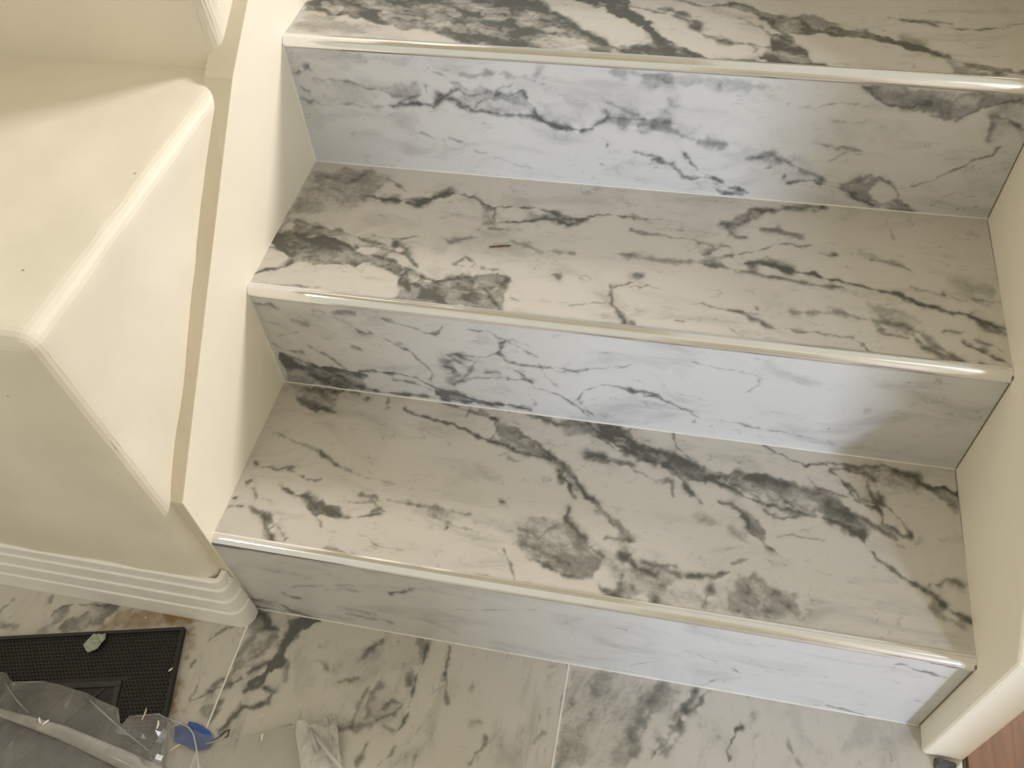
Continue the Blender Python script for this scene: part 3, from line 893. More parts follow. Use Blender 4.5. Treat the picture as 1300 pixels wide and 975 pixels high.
def segdist(px, py, pts):
    if len(pts) == 1:
        return np.hypot(px - pts[0, 0], py - pts[0, 1])
    best = np.full(px.shape, 9.0)
    for a, b in zip(pts[:-1], pts[1:]):
        d = b - a
        t = np.clip(((px - a[0]) * d[0] + (py - a[1]) * d[1]) / max(d @ d, 1e-12), 0, 1)
        best = np.minimum(best, np.hypot(px - a[0] - t * d[0], py - a[1] - t * d[1]))
    return best


def inside(px, py, pts):
    r = np.zeros(px.shape, bool)
    n = len(pts)
    for i in range(n):
        x0, y0 = pts[i]
        x1, y1 = pts[(i + 1) % n]
        if y0 == y1: continue
        c = ((y0 > py) != (y1 > py)) & (px < (x1 - x0) * (py - y0) / (y1 - y0) + x0)
        r ^= c
    return r


def veins(key, U, V, seed):
    w1, w2, w3 = 0.0060, 0.0042, 0.0020
    wu = U + w1 * (fbm(U, V, 0.030, seed, 2) - 0.5) + w2 * (vnoise(U, V, 0.0085, seed + 3) - 0.5) + w3 * (vnoise(U, V, 0.0034, seed + 4) - 0.5)
    wv = V + w1 * (fbm(U, V, 0.030, seed + 50, 2) - 0.5) + w2 * (vnoise(U, V, 0.0085, seed + 9) - 0.5) + w3 * (vnoise(U, V, 0.0034, seed + 8) - 0.5)
    patch = np.clip((fbm(U, V, 0.013, seed + 70) - 0.5) * 1.9 + 0.5, 0, 1)
    fine = fbm(U, V, 0.0045, seed + 75, 2)
    if key in ('F', 'S'):
        ra, rb = wu * 0.45 + wv * 0.89, wu * 0.89 - wv * 0.45
    else:
        ra, rb = wu * 0.95 - wv * 0.31, wu * 0.31 + wv * 0.95
    streak = fbm(ra, rb * 2.6, 0.034, seed + 90, 4)              # stretched along the run of the stone
    crack = np.clip(1 - np.abs(fbm(ra, rb * 1.8, 0.022, seed + 93, 3) - 0.5) / 0.045, 0, 1)
    body = np.clip(0.42 + 1.25 * np.clip((streak - 0.30) / 0.40, 0, 1) * 0.62 + 0.34 * crack + 0.25 * (fine - 0.5), 0.22, 1.18)
    ragged = (fbm(wu, wv, 0.016, seed + 60, 3) - 0.5)
    out = np.zeros(U.shape)
    for typ, d, w, pts in VD.get(key, ()):
        neg = d < 0
        d = abs(d)
        if not neg and key != 'S': d, w = min(d * (1.10 if key[0] == 'R' else 1.28), 0.96), w * 1.12
        mg = w * 3.2 + 0.014
        lo, hi = pts.min(0) - mg, pts.max(0) + mg
        s = np.nonzero((wu > lo[0]) & (wu < hi[0]) & (wv > lo[1]) & (wv < hi[1]))
        if len(s[0]) == 0: continue
        x, y = wu[s], wv[s]
        if typ == 'P':
            dist = segdist(x, y, np.vstack([pts, pts[:1]]))
            sd = np.where(inside(x, y, pts), dist, -dist)
            soft = max(w * 1.25, 0.0032)
            sd = sd + ragged[s] * (0.010 + soft * 1.2)
            tt = np.clip((sd + soft * 0.6) / (soft * 1.2), 0, 1)
            a = d * tt * tt * (3 - 2 * tt)
            if not neg:
                a = a * (body[s] if key != 'S' else 1.0)
                t2 = np.clip((sd + soft * 2 + 0.008) / (soft * 2 + 0.008), 0, 1)
                a = np.maximum(a, d * 0.32 * t2 * t2 * patch[s])
        else:
            dist = segdist(x, y, pts)
            ww = max(w, 0.0015) * (0.40 + 1.05 * patch[s]) * (0.8 + 0.4 * fine[s])
            a = d * np.exp(-(dist / (0.60 * ww)) ** 2) * (0.50 + 0.62 * patch[s] + 0.35 * (fine[s] - 0.5))
            halo = d * 0.36 * np.exp(-(dist / (1.5 * max(w, 0.0022) + 0.0018)) ** 2) * patch[s]
            a = 1 - (1 - np.clip(a, 0, 1)) * (1 - halo)
        a = np.clip(a, 0, 0.97)
        out[s] = out[s] * (1 - a) if neg else 1 - (1 - out[s]) * (1 - a)
    return out


def slab(name, key, u0, u1, v0, v1, fixed, axis, thick, mat, parent, step=0.0016, seed=1, stain=None):
    """a stone tile: fine face grid at the level `fixed`, with thickness behind it. axis 'z': u,v = x,y; axis 'y': u,v = x,z"""
    nu, nv = max(2, int((u1 - u0) / step) + 1), max(2, int((v1 - v0) / step) + 1)
    us, vs = np.linspace(u0, u1, nu), np.linspace(v0, v1, nv)
    U, V = np.meshgrid(us, vs)
    val = veins(key, U, V, seed)
    n = nu * nv
    back = fixed - thick if axis == 'z' else fixed + thick
    P = np.zeros((n + 4, 3))
    P[:n, 0] = U.ravel()
    cu, cv = [u0, u1, u1, u0], [v0, v0, v1, v1]
    P[n:, 0] = cu
    if axis == 'z':
        P[:n, 1] = V.ravel(); P[:n, 2] = fixed; P[n:, 1] = cv; P[n:, 2] = back
    else:
        P[:n, 2] = V.ravel(); P[:n, 1] = fixed; P[n:, 2] = cv; P[n:, 1] = back
    i = (np.arange(nv - 1)[:, None] * nu + np.arange(nu - 1)[None, :]).ravel()
    Q = np.stack([i, i + 1, i + 1 + nu, i + nu], 1)
    loops = [Q.ravel()]
    sizes = [np.full(len(Q), 4)]
    c = [n, n + 1, n + 2, n + 3]
    sides = [[c[1], c[0]] + list(range(0, nu)),
             [c[2], c[1]] + list(range(nu - 1, n, nu)),
             [c[3], c[2]] + list(range(n - 1, n - nu - 1, -1)),
             [c[0], c[3]] + list(range(n - nu, -1, -nu)),
             [c[0], c[1], c[2], c[3]]]
    if axis == 'z':
        sides[4] = sides[4][::-1]
    for f in sides:
        loops.append(np.array(f)); sizes.append(np.array([len(f)]))
    off = Vector((0, 0, 0))
    pr = parent
    while pr is not None:
        off += Vector(pr.location)
        pr = pr.parent
    P -= np.array(off)
    loops = np.concatenate(loops); sizes = np.concatenate(sizes)
    me = bpy.data.meshes.new(name)
    me.vertices.add(n + 4)
    me.vertices.foreach_set('co', P.ravel())
    me.loops.add(len(loops))
    me.loops.foreach_set('vertex_index', loops.astype(np.int32))
    me.polygons.add(len(sizes))
    st = np.concatenate([[0], np.cumsum(sizes)[:-1]])
    me.polygons.foreach_set('loop_start', st.astype(np.int32))
    me.update(calc_edges=True)
    a = me.attributes.new('vein', 'FLOAT', 'POINT')
    a.data.foreach_set('value', np.concatenate([val.ravel(), np.full(4, 0.1)]).astype(np.float32))
    if stain:
        a = me.attributes.new('stain', 'FLOAT', 'POINT')
        sv = veins(stain, U, V, seed + 5)
        a.data.foreach_set('value', np.concatenate([sv.ravel(), np.zeros(4)]).astype(np.float32))
    me.materials.append(mat)
    o = bpy.data.objects.new(name, me)
    COL.objects.link(o)
    if parent is not None: o.parent = parent
    return o


# ------------------------------------------------------------------ the setting
fl = mesh_obj('floor', *(boxv(-1.4, 0.874, -1.3, 0.0, -0.06, -0.011), BOXF), M_GROUT)
tag(fl, 'pale marble tiled floor at the foot of the stairs', kind='structure')
FX = [-0.425, -0.003, 0.4165, 0.873]
for a, b, sd in ((FX[0], FX[1], 21), (FX[1], FX[2], 22), (FX[2], FX[3], 23)):
    slab('tile', 'F', a + 0.0009, b - 0.0009, -0.36, 0.02, 0.0, 'z', 0.011, M_FLOOR, fl, 0.0017, sd, stain='S')
# the rows beyond, out of the picture
for x0, x1, ya, yb, sd in ((-0.85, -0.427, -0.36, 0.02, 24), (-0.85, -0.427, -0.79, -0.362, 25), (FX[0], FX[1], -0.79, -0.362, 26),
                           (FX[1], FX[2], -0.79, -0.362, 27), (FX[2], FX[3], -0.79, -0.362, 28)):
    slab('tile', 'none', x0 + 0.0009, x1 - 0.0009, ya, yb, 0.0, 'z', 0.011, M_FLOOR, fl, 0.012, sd, stain='none')
# grout lines between the tiles, flush with the faces
for x, w in ((FX[1], 0.0012), (FX[2], 0.0011)):
    mesh_obj('grout_line', *(boxv(x - w, x + w, -0.36, 0.0, -0.008, 0.0003), BOXF), M_CAULK, fl)

wf = mesh_obj('floor', *(boxv(0.876, 2.2, -1.3, 1.4, -0.05, -0.004), BOXF), M_CORE)
tag(wf, 'brown wooden floor beyond the right wall end', kind='structure')
for k in range(7):
    x = 0.877 + k * 0.18
    pl = mesh_obj('plank', *(boxv(x, x + 0.1785, -1.29, 1.39, -0.004, 0.002), BOXF), M_WOOD, wf)
    bevel(pl, 0.0012, 1)

# stepped parapet on the left: three plaster blocks climbing with the stairs
def block(y0, y1, z1, xf_low, xf_top, xb):
    x0 = -0.95
    V = [(x0, y0, 0), (xf_low, y0, 0), (xb, y1, 0), (x0, y1, 0),
         (x0, y0 - 0.002, z1), (xf_top, y0 - 0.002, z1), (xb, y1, z1), (x0, y1, z1)]
    return V, BOXF


wl = mesh_obj('wall_left', *join([block(-0.018, 0.42, 0.553, -0.006, -0.026, -0.011),
                                  block(0.377, 0.80, 0.915, -0.010, -0.018, -0.006),
                                  block(0.755, 1.30, 1.28, -0.006, -0.014, -0.002)]), M_WALL, smooth=True)
bevel(wl, 0.017, 6)
sb = wl.modifiers.new('fine', 'SUBSURF')
sb.subdivision_type = 'SIMPLE'
sb.levels = sb.render_levels = 5
for nm, sc, am in (('trowel', 0.11, 0.010), ('skim', 0.028, 0.0016)):
    tx = bpy.data.textures.new(nm, 'CLOUDS')
    tx.noise_scale = sc
    dm = wl.modifiers.new(nm, 'DISPLACE')
    dm.texture = tx
    dm.texture_coords = 'GLOBAL'
    dm.strength = am
    dm.mid_level = 0.5
tag(wl, 'cream plastered stepped parapet wall on the left of the stairs', kind='structure')

tl = mesh_obj('trim_1', *prism_x([(-0.002, 0.0), (-0.002, 0.2755), (0.352, 0.5605), (0.43, 0.607), (1.28, 1.235), (1.28, 0.0)],
                                 -0.034, 0.0), M_PLATE)
tl.data.materials.append(M_EDGE)
for pg in tl.data.polygons:
    if abs(pg.normal.x) < 0.5: pg.material_index = 1  # top and end faces get a duller plaster tone than the side
bevel(tl, 0.0012, 2)
tag(tl, 'smooth cream plaster skirt with sloping top along the left side of the steps', kind='structure')

wr = mesh_obj('wall_right', *prism_x([(-0.031, 0.0), (-0.031, 0.279), (1.28, 1.20), (1.28, 0.0)], W - 0.0005, W + 0.046), M_PLATE)
bevel(wr, 0.005, 3)
tag(wr, 'low cream plaster wall with sloping top on the right of the steps', kind='structure')

# added unseen panel behind the viewer, keeps daylight off the left of the risers
wfr = mesh_obj('front_light_blocker', *(boxv(0.45, 1.315, -1.62, -1.50, 0.0, 2.3), BOXF), M_WALL)
tag(wfr, 'added unseen cream panel behind the viewer that shades the left of the risers', kind='structure')
po = mesh_obj('right_light_blocker', *(boxv(1.04, 1.42, -0.42, -0.36, 0.0, 2.1), BOXF), M_BASEB)  # added unseen panel, cuts daylight off the right wall end and upper risers
bevel(po, 0.006, 2)
tag(po, 'added unseen white panel to the right of the viewer that blocks daylight from the right wall end', kind='structure')

# added unseen slab that dims the light from above on the parapet
ce = mesh_obj('overhead_light_blocker', *(boxv(-1.6, 0.50, -0.45, 2.3, 1.95, 2.08), BOXF), M_WALL)
tag(ce, 'added unseen cream slab that dims the light from above on the left parapet', kind='structure')

# baseboard along the parapet front, turning the corner at its right end
prof = [(0.0, 0.118), (0.0026, 0.117), (0.0032, 0.101), (0.0056, 0.098), (0.0058, 0.074), (0.0082, 0.071),
        (0.0084, 0.046), (0.0068, 0.043), (0.0094, 0.040), (0.0094, 0.0)]
path = [(-0.95, -0.019, 0, -1), (-0.014, -0.019, 0, -1)]
for k in range(1, 7):
    a = -math.pi / 2 + k * math.pi / 12
    path.append((-0.014 + 0.009 * math.cos(a), -0.010 + 0.009 * math.sin(a), math.cos(a), math.sin(a)))
path.append((-0.005, -0.0025, 1, 0))
V, F = [], []
for (x, y, nx, ny) in path:
    V += [(x + nx * o, y + ny * o, z) for o, z in prof] + [(x - nx * 0.004, y - ny * 0.004, 0.0), (x - nx * 0.004, y - ny * 0.004, 0.118)]
n = len(prof) + 2
for i in range(len(path) - 1):
    for j in range(n):
        F.append((i * n + j, i * n + (j + 1) % n, (i + 1) * n + (j + 1) % n, (i + 1) * n + j))
F += [tuple(range(n)), tuple(range((len(path) - 1) * n + n - 1, (len(path) - 1) * n - 1, -1))]
bb = mesh_obj('baseboard_left', V, F, M_BASEB)
bevel(bb, 0.0009, 2)
tag(bb, 'white moulded baseboard at the foot of the left parapet', kind='structure')

# ------------------------------------------------------------------ the stairs
stairs = empty('staircase', (W / 2, 0, 0))
tag(stairs, 'staircase of grey veined white marble steps with chrome edge trims', 'stairs')
XA, XB = -0.004, W + 0.006
levels = [(0.0, 0.0, Z1), (Y1, Z1, Z2), (Y2, Z2, Z3), (Y3, Z3, Z4)]
for k, (y, zb, zt) in enumerate(levels):
    yn = levels[k + 1][0] if k < 3 else y + 0.30
    st = 0.0016 if k < 3 else 0.006
    slab('riser', 'R%d' % (k + 1), TH * y + 0.0004 if k else 0.0, W + TH * y - 0.0012, zb + 0.0012, zt - R_TRIM + 0.001, y + 0.0012, 'y', 0.009,
         M_RISER, stairs, st, 31 + k)
    slab('tread', 'T%d' % (k + 1), TH * y + 0.0004, W + TH * y + 0.0006, y + R_TRIM - 0.001, yn + 0.001, zt, 'z', 0.009, M_TREAD, stairs, st, 41 + k)
    # quarter-round chrome trim with a thin flange on the tread
    pr = [(y + R_TRIM + 0.0036, zt + 0.0006), (y + R_TRIM + 0.0010, zt + 0.0009), (y + R_TRIM + 0.0006, zt + 0.0002)]
    for j in range(11):
        a = math.pi / 2 + j * math.pi / 20
        pr.append((y + R_TRIM + math.cos(a) * (R_TRIM + 0.0006), zt - R_TRIM + math.sin(a) * (R_TRIM + 0.0010)))
    pr += [(y + 0.0004, zt - R_TRIM - 0.0022), (y + 0.0024, zt - R_TRIM - 0.0024), (y + R_TRIM + 0.0036, zt - 0.0015)]
    xl = -0.001 if k == 0 else 0.0005 + TH * y
    mesh_obj('edge_trim', *prism_x(pr, xl, W + TH * y - 0.0008, skew=False), M_CHROME, stairs, smooth=False)
    # white joint where the riser stands on the step below
    mesh_obj('joint', *prism_x([(y + 0.0002, zb - 0.001), (y + 0.0002, zb + 0.0004), (y + 0.003, zb + 0.0014), (y + 0.003, zb - 0.001)],
                               0.001 + TH * y, W + TH * y - 0.001, skew=False), M_CAULK, stairs)
    # joints down the ends of the riser
    if k:
        mesh_obj('joint', *(boxv(TH * y - 0.0005, TH * y + 0.0014, y - 0.0003, y + 0.004, zb, zt - R_TRIM), BOXF), M_CAULK, stairs)
    mesh_obj('dirty_joint', *(boxv(W + TH * y - 0.0016, W + TH * y + 0.0005, y - 0.0004, y + 0.004, zb + 0.003, zt - 0.001), BOXF),
             M_DIRT, stairs)
    # screed core behind the tiles
    mesh_obj('core', *(boxv(0.002, W - 0.002, y + 0.0115, (yn if k < 3 else 1.0) + 0.010, max(zb - 0.012, 0.0), zt - 0.0095), BOXF), M_CORE, stairs)

# ------------------------------------------------------------------ doormat
MC = Vector((-0.080, -0.043, 0.0))
MU, MV = Vector((-0.9736, -0.2284, 0)), Vector((0.2284, -0.9736, 0))
mat = empty('doormat', MC)
tag(mat, 'black rubber doormat with pin texture and raised inner frame on the floor at the left', 'doormat')


def mp(u, v, z):
    return MC + MU * u + MV * v + Vector((0, 0, z))


def mbox(u0, u1, v0, v1, z0, z1):
    return [mp(u0, v0, z0), mp(u1, v0, z0), mp(u1, v1, z0), mp(u0, v1, z0),
            mp(u0, v0, z1), mp(u1, v0, z1), mp(u1, v1, z1), mp(u0, v1, z1)]


MW, MH, BD = 0.62, 0.42, 0.066
o = mesh_obj('base', mbox(0, MW, 0, MH, 0.0005, 0.006), BOXF, M_RUBBER, mat)
bevel(o, 0.001, 2)
for u0, u1, v0, v1 in ((0, MW, 0, 0.0045), (0, MW, MH - 0.0045, MH), (0, 0.0045, 0.0045, MH - 0.0045), (MW - 0.0045, MW, 0.0045, MH - 0.0045)):
    bevel(mesh_obj('rim', mbox(u0, u1, v0, v1, 0.005, 0.0098), BOXF, M_RUBBER, mat), 0.0008, 2)
V, F = [], []
stp = 0.0047
for i in range(int(MW / stp)):
    for j in range(int(0.30 / stp)):
        u, v = 0.0075 + i * stp + (stp / 2 if j % 2 else 0), 0.0075 + j * stp
        if u > 0.34 or u > MW - 0.006 or v > MH - 0.006: continue
        if u > BD - 0.003 and v > BD - 0.003: continue
        n = len(V)
        r = 0.00135
        V += [mp(u + r, v, 0.006), mp(u, v + r, 0.006), mp(u - r, v, 0.006), mp(u, v - r, 0.006),
              mp(u + r * .6, v, 0.0095), mp(u, v + r * .6, 0.0095), mp(u - r * .6, v, 0.0095), mp(u, v - r * .6, 0.0095)]
        F += [(n, n + 1, n + 5, n + 4), (n + 1, n + 2, n + 6, n + 5), (n + 2, n + 3, n + 7, n + 6), (n + 3, n, n + 4, n + 7), (n + 4, n + 5, n + 6, n + 7)]
tag(mesh_obj('pins', V, F, M_RUBBER2, mat), kind='stuff')
fw = 0.0075
for u0, u1, v0, v1 in ((BD, MW - BD, BD, BD + fw), (BD, MW - BD, MH - BD - fw, MH - BD), (BD, BD + fw, BD + fw, MH - BD - fw),
                       (MW - BD - fw, MW - BD, BD + fw, MH - BD - fw)):
    bevel(mesh_obj('frame_bar', mbox(u0, u1, v0, v1, 0.005, 0.0092), BOXF, M_RUBBER2, mat), 0.001, 2)
# diagonal ribs of the centre panel
lo, hiu, hiv = BD + fw, MW - BD - fw, MH - BD - fw
for s in (1, -1):
    for k in range(-8, 22):
        c0 = lo + 0.012 + k * 0.042
        pts = []
        for tt in np.linspace(-0.6, 0.9, 1501):
            u = c0 + tt
            v = lo + (tt if s > 0 else -tt)
            if lo < u < hiu and lo < v < hiv: pts.append((u, v))
        if len(pts) < 12: continue
        (ua, va), (ub, vb) = pts[0], pts[-1]
        L = math.hypot(ub - ua, vb - va)
        du, dv = (ub - ua) / L, (vb - va) / L
        w = 0.0013
        q = [(ua + dv * w, va - du * w), (ub + dv * w, vb - du * w), (ub - dv * w, vb + du * w), (ua - dv * w, va + du * w)]
        V = [mp(a, b, 0.0055) for a, b in q] + [mp(a, b, 0.0078 if s > 0 else 0.0077) for a, b in q]
        mesh_obj('rib', V, BOXF, M_RUBBER2, mat)

# ------------------------------------------------------------------ polythene sheet and litter
def hnoise(x, y, cell, seed):
    return float(fbm(np.array([x]), np.array([y]), cell, seed)[0])


def on_mat(p):
    d = p - MC
    u, v = d.dot(MU), d.dot(MV)
    e = min(u, v)
    return max(0.0, min(1.0, (e + 0.006) / 0.012))


def ground(p):
    return 0.0010 + 0.0098 * on_mat(p)


def lamina(name, outline, mat_, parent, lift, rough, cell, seed, thick=0.0004, step=0.006):
    """a crumpled thin sheet filling a ground outline, with real thickness"""
    pts = [Vector((p.x, p.y)) for p in outline]
    n = len(pts)
    arr = np.array([(p.x, p.y) for p in pts])
    lo_, hi_ = arr.min(0), arr.max(0)
    xs, ys = np.meshgrid(np.arange(lo_[0], hi_[0], step), np.arange(lo_[1], hi_[1], step))
    xs = xs + step * 0.35 * (vnoise(xs, ys, step, seed) - 0.5)
    ins = inside(xs.ravel(), ys.ravel(), arr)
    d = segdist(xs.ravel(), ys.ravel(), np.vstack([arr, arr[:1]]))
    good = ins & (d > step * 0.4)
    allp = pts + [Vector((a, b)) for a, b in zip(xs.ravel()[good], ys.ravel()[good])]
    r = delaunay_2d_cdt(allp, [], [list(range(n))], 1, 1e-6)
    vx, fc = r[0], r[2]
    ax, ay = np.array([v.x for v in vx]), np.array([v.y for v in vx])
    h = lift + rough * np.abs(fbm(ax, ay, cell, seed, 3) - 0.5) * 2 + rough * 0.5 * fbm(ax, ay, cell * 2.5, seed + 4, 2)
    g = np.array([ground(Vector((a, b, 0))) for a, b in zip(ax, ay)])
    V = [(a, b, c + e) for a, b, c, e in zip(ax, ay, h, g)]
    nv = len(V)
    V2 = V + [(a, b, c - thick) for a, b, c in V]
    F2 = [tuple(f) for f in fc] + [tuple(i + nv for i in reversed(f)) for f in fc]
    cnt = {}
    for f in fc:
        for i in range(len(f)):
            e = (f[i], f[(i + 1) % len(f)])
            cnt[e] = 1
    for (a, b) in list(cnt):
        if (b, a) not in cnt: F2.append((b, a, a + nv, b + nv))
    return mesh_obj(name, V2, F2, mat_, parent, smooth=False)


def ribbon(name, line, widths, mat_, parent, lift, high, thick=0.0004):
    """an arched fold lying along a line on the ground"""
    V, F = [], []
    m_ = 6
    for i, p in enumerate(line):
        a = line[max(0, i - 1)]; b = line[min(len(line) - 1, i + 1)]
        t = (b - a); t.z = 0; t.normalize()
        nn = Vector((-t.y, t.x, 0))
        w = widths[i]
        for s in range(m_ + 1):
            f = s / m_ * 2 - 1
            z = ground(p) + lift + high * (1 - f * f)
            V.append((p.x + nn.x * f * w / 2, p.y + nn.y * f * w / 2, z))
    k = m_ + 1
    nv = len(V)
    V = V + [(x, y, z - thick) for x, y, z in V]
    for i in range(len(line) - 1):
        for s in range(m_):
            q = (i * k + s, i * k + s + 1, (i + 1) * k + s + 1, (i + 1) * k + s)
            F.append(q); F.append(tuple(x + nv for x in reversed(q)))
        for s in (0, m_):
            F.append((i * k + s, (i + 1) * k + s, (i + 1) * k + s + nv, i * k + s + nv))
    for i in (0, len(line) - 1):
        for s in range(m_):
            F.append((i * k + s, i * k + s + 1, i * k + s + 1 + nv, i * k + s + nv))
    return mesh_obj(name, V, F, mat_, parent, smooth=True)


def P(pts, z):
    return [floor_pt(a, b, z) for a, b in pts]


sheet = empty('plastic_sheet', floor_pt(110, 950, 0.0))
tag(sheet, 'crumpled clear polythene sheet lying over the black doormat', 'plastic sheet')
OUT1 = [(-60, 848), (0, 853), (9, 855), (14, 864), (18, 866), (56, 865), (78, 870), (110, 880), (128, 890), (150, 899), (151, 919),
        (157, 920), (164, 910), (182, 909), (201, 907), (214, 912), (216, 950), (208, 990), (200, 1030), (100, 1060), (-60, 1060)]
lamina('film', P(OUT1, 0.014), M_FILM, sheet, 0.0030, 0.004, 0.035, 5)
OUT2 = [(214, 912), (228, 917), (240, 924), (262, 934), (290, 938), (320, 934), (336, 929), (372, 920), (378, 940), (384, 965), (386, 1030), (200, 1030),
        (208, 990), (216, 950)]
tag(lamina('film', P(OUT2, 0.004), M_FILM_CLEAR, sheet, 0.0058, 0.004, 0.03, 8), 'nearly invisible clear end of the sheet on the tiles')
ribbon('fold', P([(-30, 892), (5, 906), (40, 917), (80, 930), (120, 948), (160, 966), (200, 985), (240, 1010)], 0.018),
       [0.008, 0.010, 0.013, 0.016, 0.018, 0.020, 0.022, 0.024], M_FOLD, sheet, 0.0062, 0.004)
for ln in ([(110, 884), (128, 902), (150, 922), (170, 938), (196, 960)], [(8, 868), (22, 890), (38, 906)],
           [(150, 900), (151, 912), (152, 922)], [(214, 913), (202, 907), (182, 909), (166, 910)]):
    ribbon('crease', P(ln, 0.016), [0.0022] * len(ln), M_CREASE, sheet, 0.0066, 0.001)
for ln in ([(214, 913), (228, 918), (240, 924), (246, 932), (250, 950), (252, 970), (256, 990)], [(262, 945), (290, 938), (322, 934), (345, 926), (372, 920)]):
    ribbon('crease', P(ln, 0.006), [0.0018] * len(ln), M_MILK, sheet, 0.0072, 0.001)

scrap = empty('plastic_scrap', floor_pt(405, 955, 0.0))
tag(scrap, 'milky crumpled polythene scrap on the floor tiles before the lowest step', 'plastic scrap')
OUT3 = [(376, 930), (380, 918), (383, 898), (385, 898), (386, 916), (392, 920), (402, 913), (410, 909), (420, 907), (426, 912), (430, 928), (431, 950),
        (434, 975), (440, 1020), (388, 1020), (383, 975), (379, 950)]
lamina('film', P(OUT3, 0.006), M_MILK, scrap, 0.0060, 0.010, 0.022, 12, step=0.004)
for ln, w in (([(398, 930), (408, 945), (420, 960), (432, 975), (440, 990)], 0.0045), ([(394, 925), (398, 940), (403, 955)], 0.005),
              ([(392, 920), (402, 914), (412, 909), (422, 907)], 0.0025), ([(417, 912), (419, 935), (421, 955)], 0.002)):
    ribbon('crease', P(ln, 0.012), [w] * len(ln), M_MILK, scrap, 0.012, 0.002)


def scrap_lump(name, outline, z, mat_, lift, rough, cell, seed, label, cat, thick=0.0012, group=None, step=0.0035):
    o = lamina(name, P(outline, z), mat_, None, lift, rough, cell, seed, thick, step)
    c = sum((Vector(v.co) for v in o.data.vertices), Vector()) / len(o.data.vertices)
    o.data.transform(Matrix.Translation(-c))
    o.location = c
    return tag(o, label, cat, group)


scrap_lump('blue_tape', [(222, 923), (230, 920), (239, 922), (240, 916), (249, 918), (258, 922), (266, 928), (271, 936), (273, 941), (268, 946), (264, 951),
                         (252, 953), (243, 952), (236, 947), (228, 945), (221, 942)], 0.003, M_BLUE, 0.0012, 0.0035, 0.012, 3,
           'torn piece of blue tape on the floor by the doormat corner', 'tape')
scrap_lump('paint_flake', [(106, 819), (110, 815), (115, 809), (119, 803), (122, 806), (125, 804), (128, 806), (134, 804), (134, 811), (129, 817), (124, 823),
                           (118, 826), (112, 829), (109, 825)], 0.012, M_FLAKE, 0.0008, 0.004, 0.008, 6,
           'pale green paint flake lying on the top edge of the doormat', 'paint flake', thick=0.0010, step=0.003)


def stick(name, px, zs, r, mat_, label, cat, group=None):
    """a thin tapering sliver along points of the ground"""
    pts = [floor_pt(a, b, z) for (a, b), z in zip(px, zs)]
    c = sum(pts, Vector()) / len(pts)
    V, F = [], []
    for i, p in enumerate(pts):
        t = (pts[min(len(pts) - 1, i + 1)] - pts[max(0, i - 1)]).normalized()
        s = t.cross(Vector((0, 0, 1))).normalized()
        q = s.cross(t)
        rr = r * (0.7 if i in (0, len(pts) - 1) else 1.0)
        for k in range(5):
            a = k * math.tau / 5
            V.append(p - c + s * rr * math.cos(a) + q * rr * math.sin(a))
    for i in range(len(pts) - 1):
        for k in range(5):
            F.append((i * 5 + k, i * 5 + (k + 1) % 5, i * 5 + 5 + (k + 1) % 5, i * 5 + 5 + k))
    F += [tuple(range(5)), tuple(range(len(V) - 1, len(V) - 6, -1))]
    o = mesh_obj(name, V, F, mat_)
    o.location = c
    return tag(o, label, cat, group)


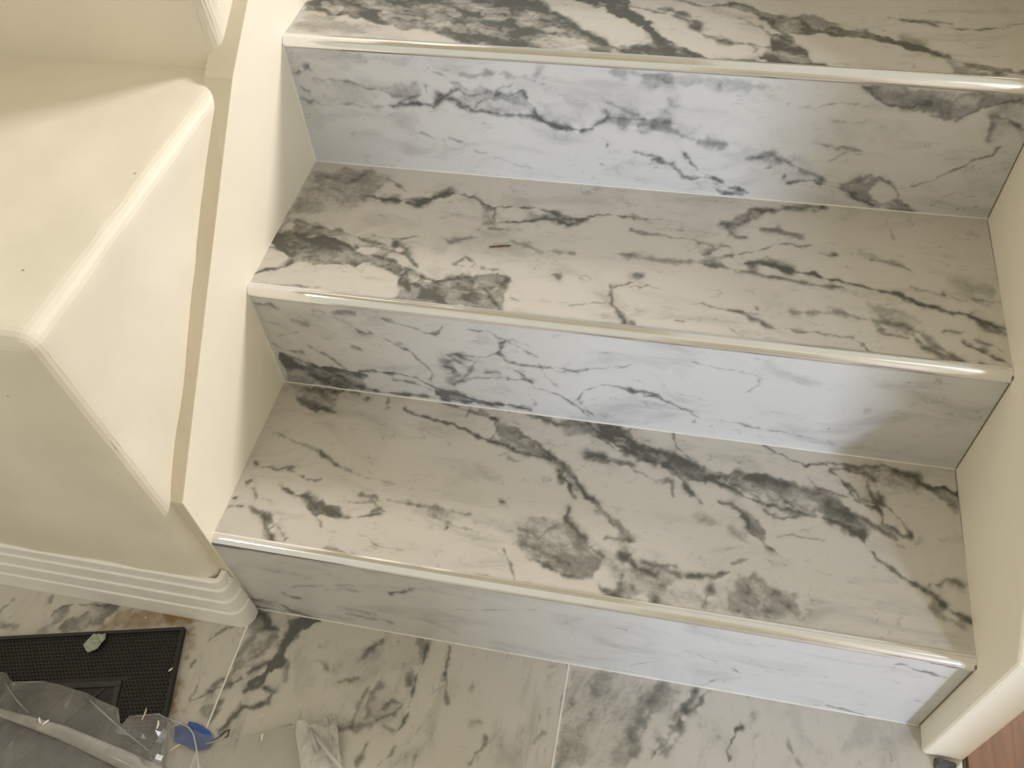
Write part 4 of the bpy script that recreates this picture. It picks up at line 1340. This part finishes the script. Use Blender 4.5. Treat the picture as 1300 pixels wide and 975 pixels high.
stick('wood_splinter', [(621, 313.4), (634, 312.4), (648, 311.6)], [Z2 + 0.0012] * 3, 0.0012, M_SPLINT,
      'thin brown wood splinter lying on the middle tread', 'splinter')
stick('twig', [(271, 939), (278, 936), (285, 929), (291, 926), (289, 934), (281, 940)], [0.0014] * 6, 0.0010, M_TWIG,
      'dark bent twig on the floor to the right of the blue tape', 'twig')
for px, lab, zz in (([(180, 914), (184, 906), (186, 899)], 'tan straw standing at the doormat corner beside the plastic sheet edge', 0.020),
                    ([(216, 953), (223, 948), (229, 945)], 'pale straw on the floor just below the blue tape', 0.014)):
    stick('straw', px, [zz] * 3, 0.0009, M_STRAW, lab, 'straw', 'straw bits around the plastic sheet')
for px, lab, zz in (([(51, 918), (50, 914), (50, 911)], 'left one of two white slivers on the plastic fold', 0.022),
                    ([(54, 920), (58, 917), (62, 914)], 'right one of two white slivers on the plastic fold', 0.022),
                    ([(199, 925), (201, 920), (201, 915)], 'white sliver on the plastic sheet left of the blue tape', 0.022),
                    ([(332, 940), (332.5, 935), (333, 931)], 'white sliver on the bare tile left of the milky plastic scrap', 0.012),
                    ([(214, 852), (217, 850), (219, 848)], 'white sliver on the right rim of the doormat', 0.012)):
    stick('white_sliver', px, [zz] * 3, 0.0011, M_CRUMB, lab, 'sliver', 'white slivers of debris')


def crumb(px, z, r, label):
    p = floor_pt(px[0], px[1], z)
    bm = bmesh.new()
    bmesh.ops.create_icosphere(bm, subdivisions=1, radius=r)
    for v in bm.verts:
        v.co *= random.uniform(0.7, 1.15)
        v.co.z *= 0.7
    me = bpy.data.meshes.new('plaster_crumb')
    bm.to_mesh(me)
    bm.free()
    me.materials.append(M_CRUMB)
    o = bpy.data.objects.new('plaster_crumb', me)
    COL.objects.link(o)
    o.location = (p.x, p.y, z)
    tag(o, label, 'crumb', 'plaster crumbs on the floor')


for px, r, lab in (((185, 784), 0.0013, 'white plaster crumb on the stained tile above the doormat'),
                   ((258, 966), 0.0016, 'white plaster crumb directly below the blue tape'),
                   ((274, 962), 0.0016, 'white plaster crumb below and right of the blue tape'),
                   ((368, 962), 0.0011, 'tiny plaster crumb beside the left edge of the milky plastic scrap'),
                   ((334, 907), 0.0011, 'tiny plaster crumb on the dark marble swirl of the floor')):
    crumb(px, r * 0.6, r, lab)

# dark chip standing in for the gap and broken tile edge here
p = floor_pt(1200, 970, 0.004)
V = [(-0.013, -0.006, -0.004), (0.012, -0.008, -0.004), (0.014, 0.004, -0.004), (-0.011, 0.006, -0.004),
     (-0.010, -0.004, 0.005), (0.008, -0.006, 0.003), (0.011, 0.002, 0.004), (-0.008, 0.004, 0.006)]
o = mesh_obj('broken_tile_edge', V, BOXF, M_CHIP)
o.location = (p.x, p.y, 0.004)
bevel(o, 0.0012, 1)
tag(o, 'dark grey chip standing in for the broken tile edge at the foot of the right wall end', 'chip')
